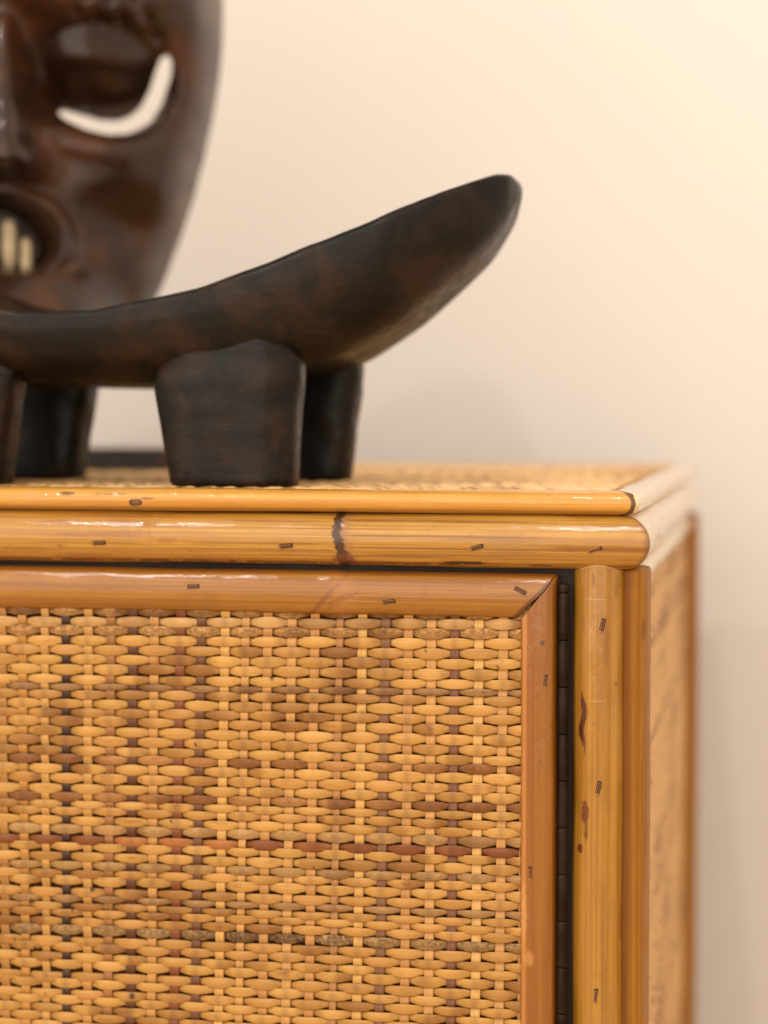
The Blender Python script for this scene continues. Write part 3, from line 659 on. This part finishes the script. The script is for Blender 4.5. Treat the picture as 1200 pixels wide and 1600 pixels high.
# ---- woven cane of the top and of the side (fine, seen blurred): joined
def weave_sheet(name, nu, nv, pu, pv, place, parent, seed, tones, dark_every=0):
    VV, FF, UU, TT = [], [], [], []; off = 0; m = 6
    th = np.linspace(0, 2 * PI, m, endpoint=False)
    rs = np.random.default_rng(seed)
    for r in range(nv):
        idx = np.arange(-0.5, nu - 0.49, 0.2); ph = idx + r; c = np.cos(PI * ph)
        wid = pv * 0.5 * (0.42 + 0.58 * ((1 + c) / 2) ** .55); n = len(idx)
        h = 0.0014 * c + 0.0004
        near = (np.round(ph / 2) * 2).astype(int) + 999
        tone = (_h(near, np.full_like(near, r), seed) - .5) * 0.9 + rs.uniform(-.5, .5) - (1.0 if rs.random() < .12 else 0) + (2.6 * (fbm(idx * .22, idx * 0 + r * .10, seed, 3) - .5))
        U = np.broadcast_to((idx * pu)[:, None], (n, m)); W = r * pv + wid[:, None] * np.sin(th)[None]; Hh = h[:, None] + 0.0006 * np.cos(th)[None]
        VV.append(place(U, W, Hh).reshape(-1, 3)); FF.append(tube_faces(n, m) + off)
        UU.append(np.stack([U, W], -1).reshape(-1, 2)); TT.append(np.broadcast_to(tone[:, None], (n, m)).reshape(-1)); off += n * m
    for i in range(nu):
        zz = np.array([-0.5 * pv, (nv - .5) * pv]); n = 2
        W = np.broadcast_to(zz[:, None], (n, 4)); q = np.array([[-1, 1], [1, 1], [1, -1], [-1, -1]])
        U = i * pu + 0.0018 * np.broadcast_to(q[:, 0][None], (n, 4)); Hh = 0.0005 * np.broadcast_to(q[:, 1][None], (n, 4))
        VV.append(place(U, W, Hh).reshape(-1, 3)); FF.append(tube_faces(n, 4) + off)
        UU.append(np.stack([W, U], -1).reshape(-1, 2)); t0 = rs.choice(tones); TT.append(np.full(n * 4, t0)); off += n * 4
    T = np.concatenate(TT)
    me = raw_mesh(name, np.vstack(VV), np.vstack(FF), uv=np.vstack(UU), attrs={'tone': T, 'stain': np.zeros(len(T))})
    o = put(name, me, parent, [M_strand]); tag(o, kind='stuff'); return o
def pl_top(U, W, H): return np.stack([LEFT + 0.02 + U, 0.019 + W, 0.7046 + H], -1)
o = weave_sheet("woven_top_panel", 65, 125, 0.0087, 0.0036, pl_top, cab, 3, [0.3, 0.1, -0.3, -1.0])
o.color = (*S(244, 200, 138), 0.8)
def pl_side(U, W, H): return np.stack([-0.0085 + H, 0.034 + U, 0.02 + W], -1)
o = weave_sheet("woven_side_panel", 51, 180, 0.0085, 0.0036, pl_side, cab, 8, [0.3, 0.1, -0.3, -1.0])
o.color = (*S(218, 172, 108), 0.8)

# ------------------------------------------------------------------ headrest
XC, Y0 = -0.2315, 0.097; TZ = 0.7063
head = thing("headrest", (XC, Y0, TZ), "dark carved wooden headrest with curved boat shaped seat on four stout legs", "headrest")
s_ = [0, .019, .0465, .0715, .0975, .1228, .1468, .1570, .1635, .1688, .1712]
zt_ = [.7800, .7832, .7888, .7970, .8072, .8182, .8298, .8337, .8360, .8362, .8318]
sb_ = [0, .050, .075, .0975, .1045, .1245, .1410, .1575, .1670, .1712]
zb_ = [.7478, .7490, .7530, .7590, .7626, .7752, .7885, .8031, .8170, .8282]
ww_s = [0, .06, .09, .12, .14, .155, .163, .168, .1712]
ww_ = [.0625, .0615, .0585, .0510, .0410, .0315, .0240, .0170, .0040]
def seat():
    tt = np.sin(np.linspace(-PI / 2, PI / 2, 241)) * 0.5 + np.linspace(-1, 1, 241) * 0.5
    ss = tt * .1711; n = len(ss); a = np.abs(ss)
    def smooth(xs, ys, q):
        xx = np.linspace(0, xs[-1], 400); yy = np.interp(xx, xs, ys)
        k = np.exp(-np.linspace(-2, 2, 31) ** 2); k /= k.sum()
        yp = np.concatenate([yy[15:0:-1], yy, np.full(15, yy[-1])]); ysm = np.convolve(yp, k, 'valid')
        t = sst(xs[-1] * .93, xs[-1], xx); ysm = ysm * (1 - t) + yy * t
        return np.interp(q, xx, ysm)
    T = smooth(s_, zt_, np.where(ss < 0, np.clip(a - 0.030, 0, 1) * 1.15, a)); B = smooth(sb_, zb_, a); W = smooth(ww_s, ww_, a)
    # ring: top from back rim to front rim (dished), then round the underside
    m1, m2 = 16, 40
    ringV = np.zeros((n, m1 + m2, 3))
    v = np.linspace(1, -1, m1, endpoint=False)
    H = T - B
    for k, vv in enumerate(v):
        ringV[:, k, 1] = W * vv * 0.985; ringV[:, k, 2] = T - np.minimum(0.006, H * .25) * (1 - vv ** 2) * sst(.17, .12, a)
    ph = np.linspace(0, PI, m2, endpoint=False)
    for k, p in enumerate(ph):
        cx, sx = math.cos(p), math.sin(p)
        ex = 0.34
        yy = -W * np.sign(cx) * abs(cx) ** ex; zz = T - 0.0012 - (H - 0.0012) * (abs(sx) ** 0.95)
        rim = 1 - 0.02 * math.exp(-(p / 0.12) ** 2) - 0.02 * math.exp(-((PI - p) / 0.12) ** 2)
        ringV[:, m1 + k, 1] = yy * rim; ringV[:, m1 + k, 2] = zz
    ringV[:, :, 0] = ss[:, None]
    # hand-carved unevenness
    X, Y, Z = ringV[..., 0], ringV[..., 1], ringV[..., 2]
    dn = (fbm(X * 30 + 3, Z * 40 + Y * 30, 5, 3) - .5) * 0.0018
    Z += dn; Y += dn * np.sign(Y) * 0.8
    m = m1 + m2; P = ringV.reshape(-1, 3); P[:, 2] -= TZ
    c0 = P[:m].mean(0); c1 = P[-m:].mean(0)
    me = raw_mesh("seat", np.vstack([P, c0, c1]), tube_faces(n, m), caps(n, m, len(P), len(P) + 1))
    return put("seat", me, head, [M_head])
seat()
def leg(sx, sy):
    """stout leg: wide slab, narrower at the foot, flaring into the seat"""
    n, m = 60, 56; t = np.linspace(0, 1, n)
    ztop, z0 = 0.7720, TZ + 0.0002
    th = np.linspace(0, 2 * PI, m, endpoint=False)
    px_ = np.sign(np.cos(th)) * np.abs(np.cos(th)) ** 0.42; py_ = np.sign(np.sin(th)) * np.abs(np.sin(th)) ** 0.5
    V = np.zeros((n, m, 3)); zz = z0 + (ztop - z0) * t - TZ
    xi = 0.0345 + (0.0240 - 0.0345) * t; xo = 0.0856 + (0.0905 + (0.004 if sy > 0 else 0) - 0.0856) * t            # inner / outer edges from the centre
    hz = zz + TZ
    xi = xi - 0.001
    q = np.clip((t) / 0.05, 0, 1); foot = 1 - 0.05 * (1 - np.sqrt(1 - (1 - q) ** 2))
    yo = 0.0588 - 0.0004 * np.cos(t * PI); yi = 0.031 + 0 * t
    # shoulder: top of the leg slopes back under the rim
    sh = np.clip((hz - 0.750) / 0.022, 0, 1)
    yo = yo - 0.0060 * sh ** 1.2
    xo = xo - 0.010 * sh ** 3
    if sx < 0: xi = xi + 0.009; xo = xo + 0.008
    elif sy < 0: xi = xi - 0.002; xo = xo - 0.002
    else: xo = xo + 0.0015
    cx = (xi + xo) / 2; hx = (xo - xi) / 2 * foot; cy = (yi + yo) / 2; hy = (yo - yi) / 2 * foot
    X = cx[:, None] + hx[:, None] * px_[None]; Y = cy[:, None] + hy[:, None] * py_[None]
    # facet: the outer-front corner is cut back
    cut = np.clip((X - (cx + hx * .55)[:, None]), 0, 1) * np.clip((Y - cy[:, None]) / hy[:, None], 0, 1)
    Y = Y - cut * 0.35
    inn = sst(0.35, 1.0, (cx[:, None] - X) / hx[:, None]) * sh[:, None] * sst(0, 1, (Y - cy[:, None]) / hy[:, None])
    Y = Y - inn * 0.010
    X, Y = X * sx, Y * sy
    dn = (fbm(X * 70 + sx * 9, np.broadcast_to(zz[:, None], X.shape) * 70 + Y * 50 + sy * 5, 9, 3) - .5) * 0.0016
    V[..., 0] = X + dn * np.sign(X); V[..., 1] = Y + dn * sy; V[..., 2] = zz[:, None]
    P = V.reshape(-1, 3); F = tube_faces(n, m); C = caps(n, m, len(P), len(P) + 1)
    if sx * sy < 0: F = F[:, ::-1]; C = C[:, ::-1]
    me = raw_mesh("leg", np.vstack([P, P[:m].mean(0), P[-m:].mean(0)]), F, C)
    return put("leg", me, head, [M_head])
for sx in (1, -1):
    for sy in (-1, 1): leg(sx, sy)

# ------------------------------------------------------------------ mask on its stand
K = 0.332e-3; MX, MY = -0.3545, 0.240; MROT = math.radians(22.5)
def px2(u, v): return (u * K, 0.731 + (660 - v) * K - TZ)       # face layout drawn in units of K metres
mask = thing("mask", (MX, MY, TZ), "dark brown carved wooden face mask with crescent slit eyes and cream teeth", "mask", MROT)
half = [(0, -470), (70, -462), (150, -430), (230, -370), (290, -280), (325, -180), (342, -80), (346, 0), (343, 60), (335, 120), (322, 185), (305, 255), (285, 325), (262, 390), (236, 455), (205, 505), (165, 548), (115, 580), (60, 596), (0, 600)]
pts = [px2(*p) for p in half] + [(-a, b) for a, b in [px2(*p) for p in half][::-1][1:-1]]
pts = np.array(pts) * np.array([1.045, 1])
cen = np.array(px2(0, 130))
ang = np.arctan2(pts[:, 1] - cen[1], pts[:, 0] - cen[0]); rad = np.hypot(pts[:, 0] - cen[0], pts[:, 1] - cen[1])
o_ = np.argsort(ang); ang, rad = ang[o_], rad[o_]
nt, nr = 300, 150
th = np.linspace(-PI, PI, nt, endpoint=False)
rc = np.interp(th, np.concatenate([ang - 2 * PI, ang, ang + 2 * PI]), np.tile(rad, 3))
kk = np.exp(-np.linspace(-2, 2, 9) ** 2); kk /= kk.sum(); rc = np.convolve(np.concatenate([rc[-4:], rc, rc[:4]]), kk, 'valid')
rr = np.linspace(0, 1, nr + 1)[1:]
Xm = cen[0] + rr[:, None] * rc[None] * np.cos(th)[None]; Zm = cen[1] + rr[:, None] * rc[None] * np.sin(th)[None]
def face_h(X, Z, r):
    """relief (m) towards the viewer"""
    U = np.abs(X) / K; v = 660 - (Z + TZ - 0.731) / K
    G = lambda cu, cv, su, sv: np.exp(-((U - cu) / su) ** 2 - ((v - cv) / sv) ** 2)
    h = 0.052 * (1 - (U / 420) ** 2.2) * (1 - 0.25 * ((v - 100) / 600) ** 2)
    h = h - 0.030 * np.clip((r - 0.80) / 0.2, 0, 1) ** 2
    # forehead swells and overhangs the brow
    h += 0.013 * sst(62, 10, v + 0.0009 * (U - 150) ** 2 * 0.6) * sst(345, 260, U)
    h += 0.009 * G(165, 42, 110, 26)
    # nose: ridge widening to the nostrils
    wn = 22 + 26 * sst(60, 260, v)
    hn = 0.009 + 0.031 * np.clip((v - 40) / 215, 0, 1)
    h += hn * np.exp(-(np.abs(X / K - 6) / wn) ** 2.4) * sst(10, 70, v) * sst(302, 272, v)
    h += 0.010 * G(48, 268, 22, 24)
    # eye socket and lid
    h -= 0.013 * np.exp(-(((U - 165) / 105) ** 2 + ((v - 130) / 75) ** 2) ** 2)
    lid = np.clip(1 - ((U - 152) / 86) ** 2 - ((v - 104) / 52) ** 2, 0, 1)
    cut = sst(96, 172, v - 0.16 * (170 - U) + 0.0016 * (U - 165) ** 2)
    eye = 1 - sst(0.80, 1.12, np.hypot((U - 172) / 98, (v - 122) / 90))
    h += 0.017 * lid * (1 - cut)
    h -= 0.016 * cut * eye
    h -= 0.011 * G(88, 160, 34, 30)
    h -= 0.007 * G(62, 110, 30, 60)
    # under-eye ridge, cheek, hollow
    h += 0.005 * np.exp(-(((v - (238 + 0.0018 * (U - 170) ** 2 * -1)) / 22) ** 2)) * np.exp(-((U - 165) / 110) ** 2)
    h += 0.009 * G(200, 275, 80, 50) - 0.008 * G(195, 350, 50, 45)
    h -= 0.006 * G(255, 380, 40, 80) * 0.3
    # muzzle, mouth opening, lips
    mz = np.exp(-((U / 120) ** 2 + ((v - 400) / 110) ** 2) ** 1.5)
    h += 0.012 * mz
    mouth = 1 - sst(0.75, 1.15, np.hypot(U / 78, (v - 372 - U * 0.25) / 54))
    h -= 0.024 * mouth
    lip = np.exp(-((np.hypot(U / 100, (v - 372 - U * 0.15) / 74) - 1) / 0.16) ** 2)
    h += 0.011 * lip * sst(280, 340, v) * (1 - sst(405, 432, v))
    # jutting lower lip / chin shelf
    h += 0.034 * np.clip((v - 0.0009 * U ** 2 - 402) / 84, 0, 1) * sst(215, 110, U) * sst(660, 540, v) 
    # carved notches of the brow
    for k_, (a, b) in enumerate(((118, 40), (150, 46), (186, 44), (222, 36), (128, 18), (165, 22), (204, 18), (240, 60))):
        h -= 0.0045 * G(a, b, 9, 8)
    h += 0.0012 * (fbm(X * 70, Z * 55, 3, 3) - .5)
    return h
RR = np.broadcast_to(rr[:, None], Xm.shape)
Hm = face_h(Xm, Zm, RR)
P = np.stack([Xm, -Hm, Zm], -1).reshape(-1, 3)
c_h = face_h(np.array([cen[0]]), np.array([cen[1]]), np.array([0.0]))[0]
Vm = np.vstack([P, [cen[0], -c_h, cen[1]]])
j = np.arange(nt); tri = np.stack([j, (j + 1) % nt, np.full(nt, len(P))], -1)
nf = len(Vm); Vb = Vm + np.array([0, 0.007, 0]); edge = (nr - 1) * nt
q_ = tube_faces(nr, nt); rim = np.stack([edge + j, edge + (j + 1) % nt, nf + edge + (j + 1) % nt, nf + edge + j], -1)
a_, b_, c_ = Vm[q_[5000][0]], Vm[q_[5000][1]], Vm[q_[5000][2]]
flip = np.cross(b_ - a_, c_ - b_)[1] > 0
bmf = bmesh.new(); bv = [bmf.verts.new(v) for v in np.vstack([Vm, Vb])]
for q in np.vstack([q_, q_[:, ::-1] + nf, rim]): bmf.faces.new([bv[k] for k in q])
for q in np.vstack([tri, tri[:, ::-1] + nf]): bmf.faces.new([bv[k] for k in q])
bmesh.ops.recalc_face_normals(bmf, faces=bmf.faces)
me = bpy.data.meshes.new("face"); bmf.to_mesh(me); bmf.free()
for p in me.polygons: p.use_smooth = True
face = put("face", me, mask, [M_mask])
# crescent slits under the lids
outer = [(90, 182), (100, 193), (130, 207), (168, 214), (204, 208), (240, 185), (262, 150), (275, 110), (275, 88), (267, 81)]
inner = [(257, 86), (250, 104), (242, 130), (228, 155), (210, 171), (190, 179), (160, 180), (130, 173), (104, 165), (93, 170)]
bm = bmesh.new()
for sgn in (1, -1):
    pp = [px2(100 + (p[0] - 100) * 0.955, p[1]) for p in outer + inner]
    a = [bm.verts.new((sgn * x, -0.12, z)) for x, z in pp]; b = [bm.verts.new((sgn * x, 0.05, z)) for x, z in pp]
    bm.faces.new(a); bm.faces.new(b[::-1])
    for i in range(len(a)): bm.faces.new((a[i], b[i], b[(i + 1) % len(a)], a[(i + 1) % len(a)]))
bmesh.ops.recalc_face_normals(bm, faces=bm.faces)
cm = bpy.data.meshes.new("cut"); bm.to_mesh(cm); bm.free()
cut_o = bpy.data.objects.new("cut", cm); COL.objects.link(cut_o); cut_o.parent = mask
bo = face.modifiers.new("slit", 'BOOLEAN'); bo.object = cut_o; bo.operation = 'DIFFERENCE'; bo.solver = 'EXACT'
bpy.context.view_layer.update()
dg = bpy.context.evaluated_depsgraph_get()
nm = bpy.data.meshes.new_from_object(face.evaluated_get(dg)); face.modifiers.clear(); face.data = nm
bpy.data.objects.remove(cut_o); bpy.data.meshes.remove(cm)
# teeth
for (u, v, hw, hh) in ((15, 386, 11, 38), (40, 404, 9, 29), (-15, 386, 11, 38), (-40, 404, 9, 29)):
    bm = bmesh.new(); x, z = px2(u, v)
    bmesh.ops.create_uvsphere(bm, u_segments=16, v_segments=10, radius=1)
    for vv in bm.verts:
        c = vv.co; f = 1 / max(1e-6, (abs(c.x) ** 4 + abs(c.y) ** 4 + abs(c.z) ** 4) ** 0.25)
        vv.co = Vector((x + c.x * f * hw * K, -(face_h(np.array([x]), np.array([z]), np.array([0.3]))[0] + 0.008) + c.y * f * 0.006, z + c.z * f * hh * K))
    bm_obj("tooth", bm, M_tooth, mask, True)

# display stand
st = thing("display_stand", (MX, MY, TZ), "low dark stand base under the carved mask at the rear of the cabinet top", "stand", 0)
bm = bmesh.new(); box_bm(bm, (0.015, 0.085, 0.0062), (0.215, 0.075, 0.0122), bev=0.0015); bm_obj("base", bm, M_base, st)
bm = bmesh.new(); bmesh.ops.create_cone(bm, cap_ends=True, segments=20, radius1=0.004, radius2=0.004, depth=0.24, matrix=Matrix.Translation((0.0, 0.07, 0.132)))
box_bm(bm, (0.0, 0.035, 0.23), (0.006, 0.07, 0.006)); box_bm(bm, (-.002, 0.03, 0.075), (0.006, 0.08, 0.006)); bm_obj("rod", bm, M_black, st)
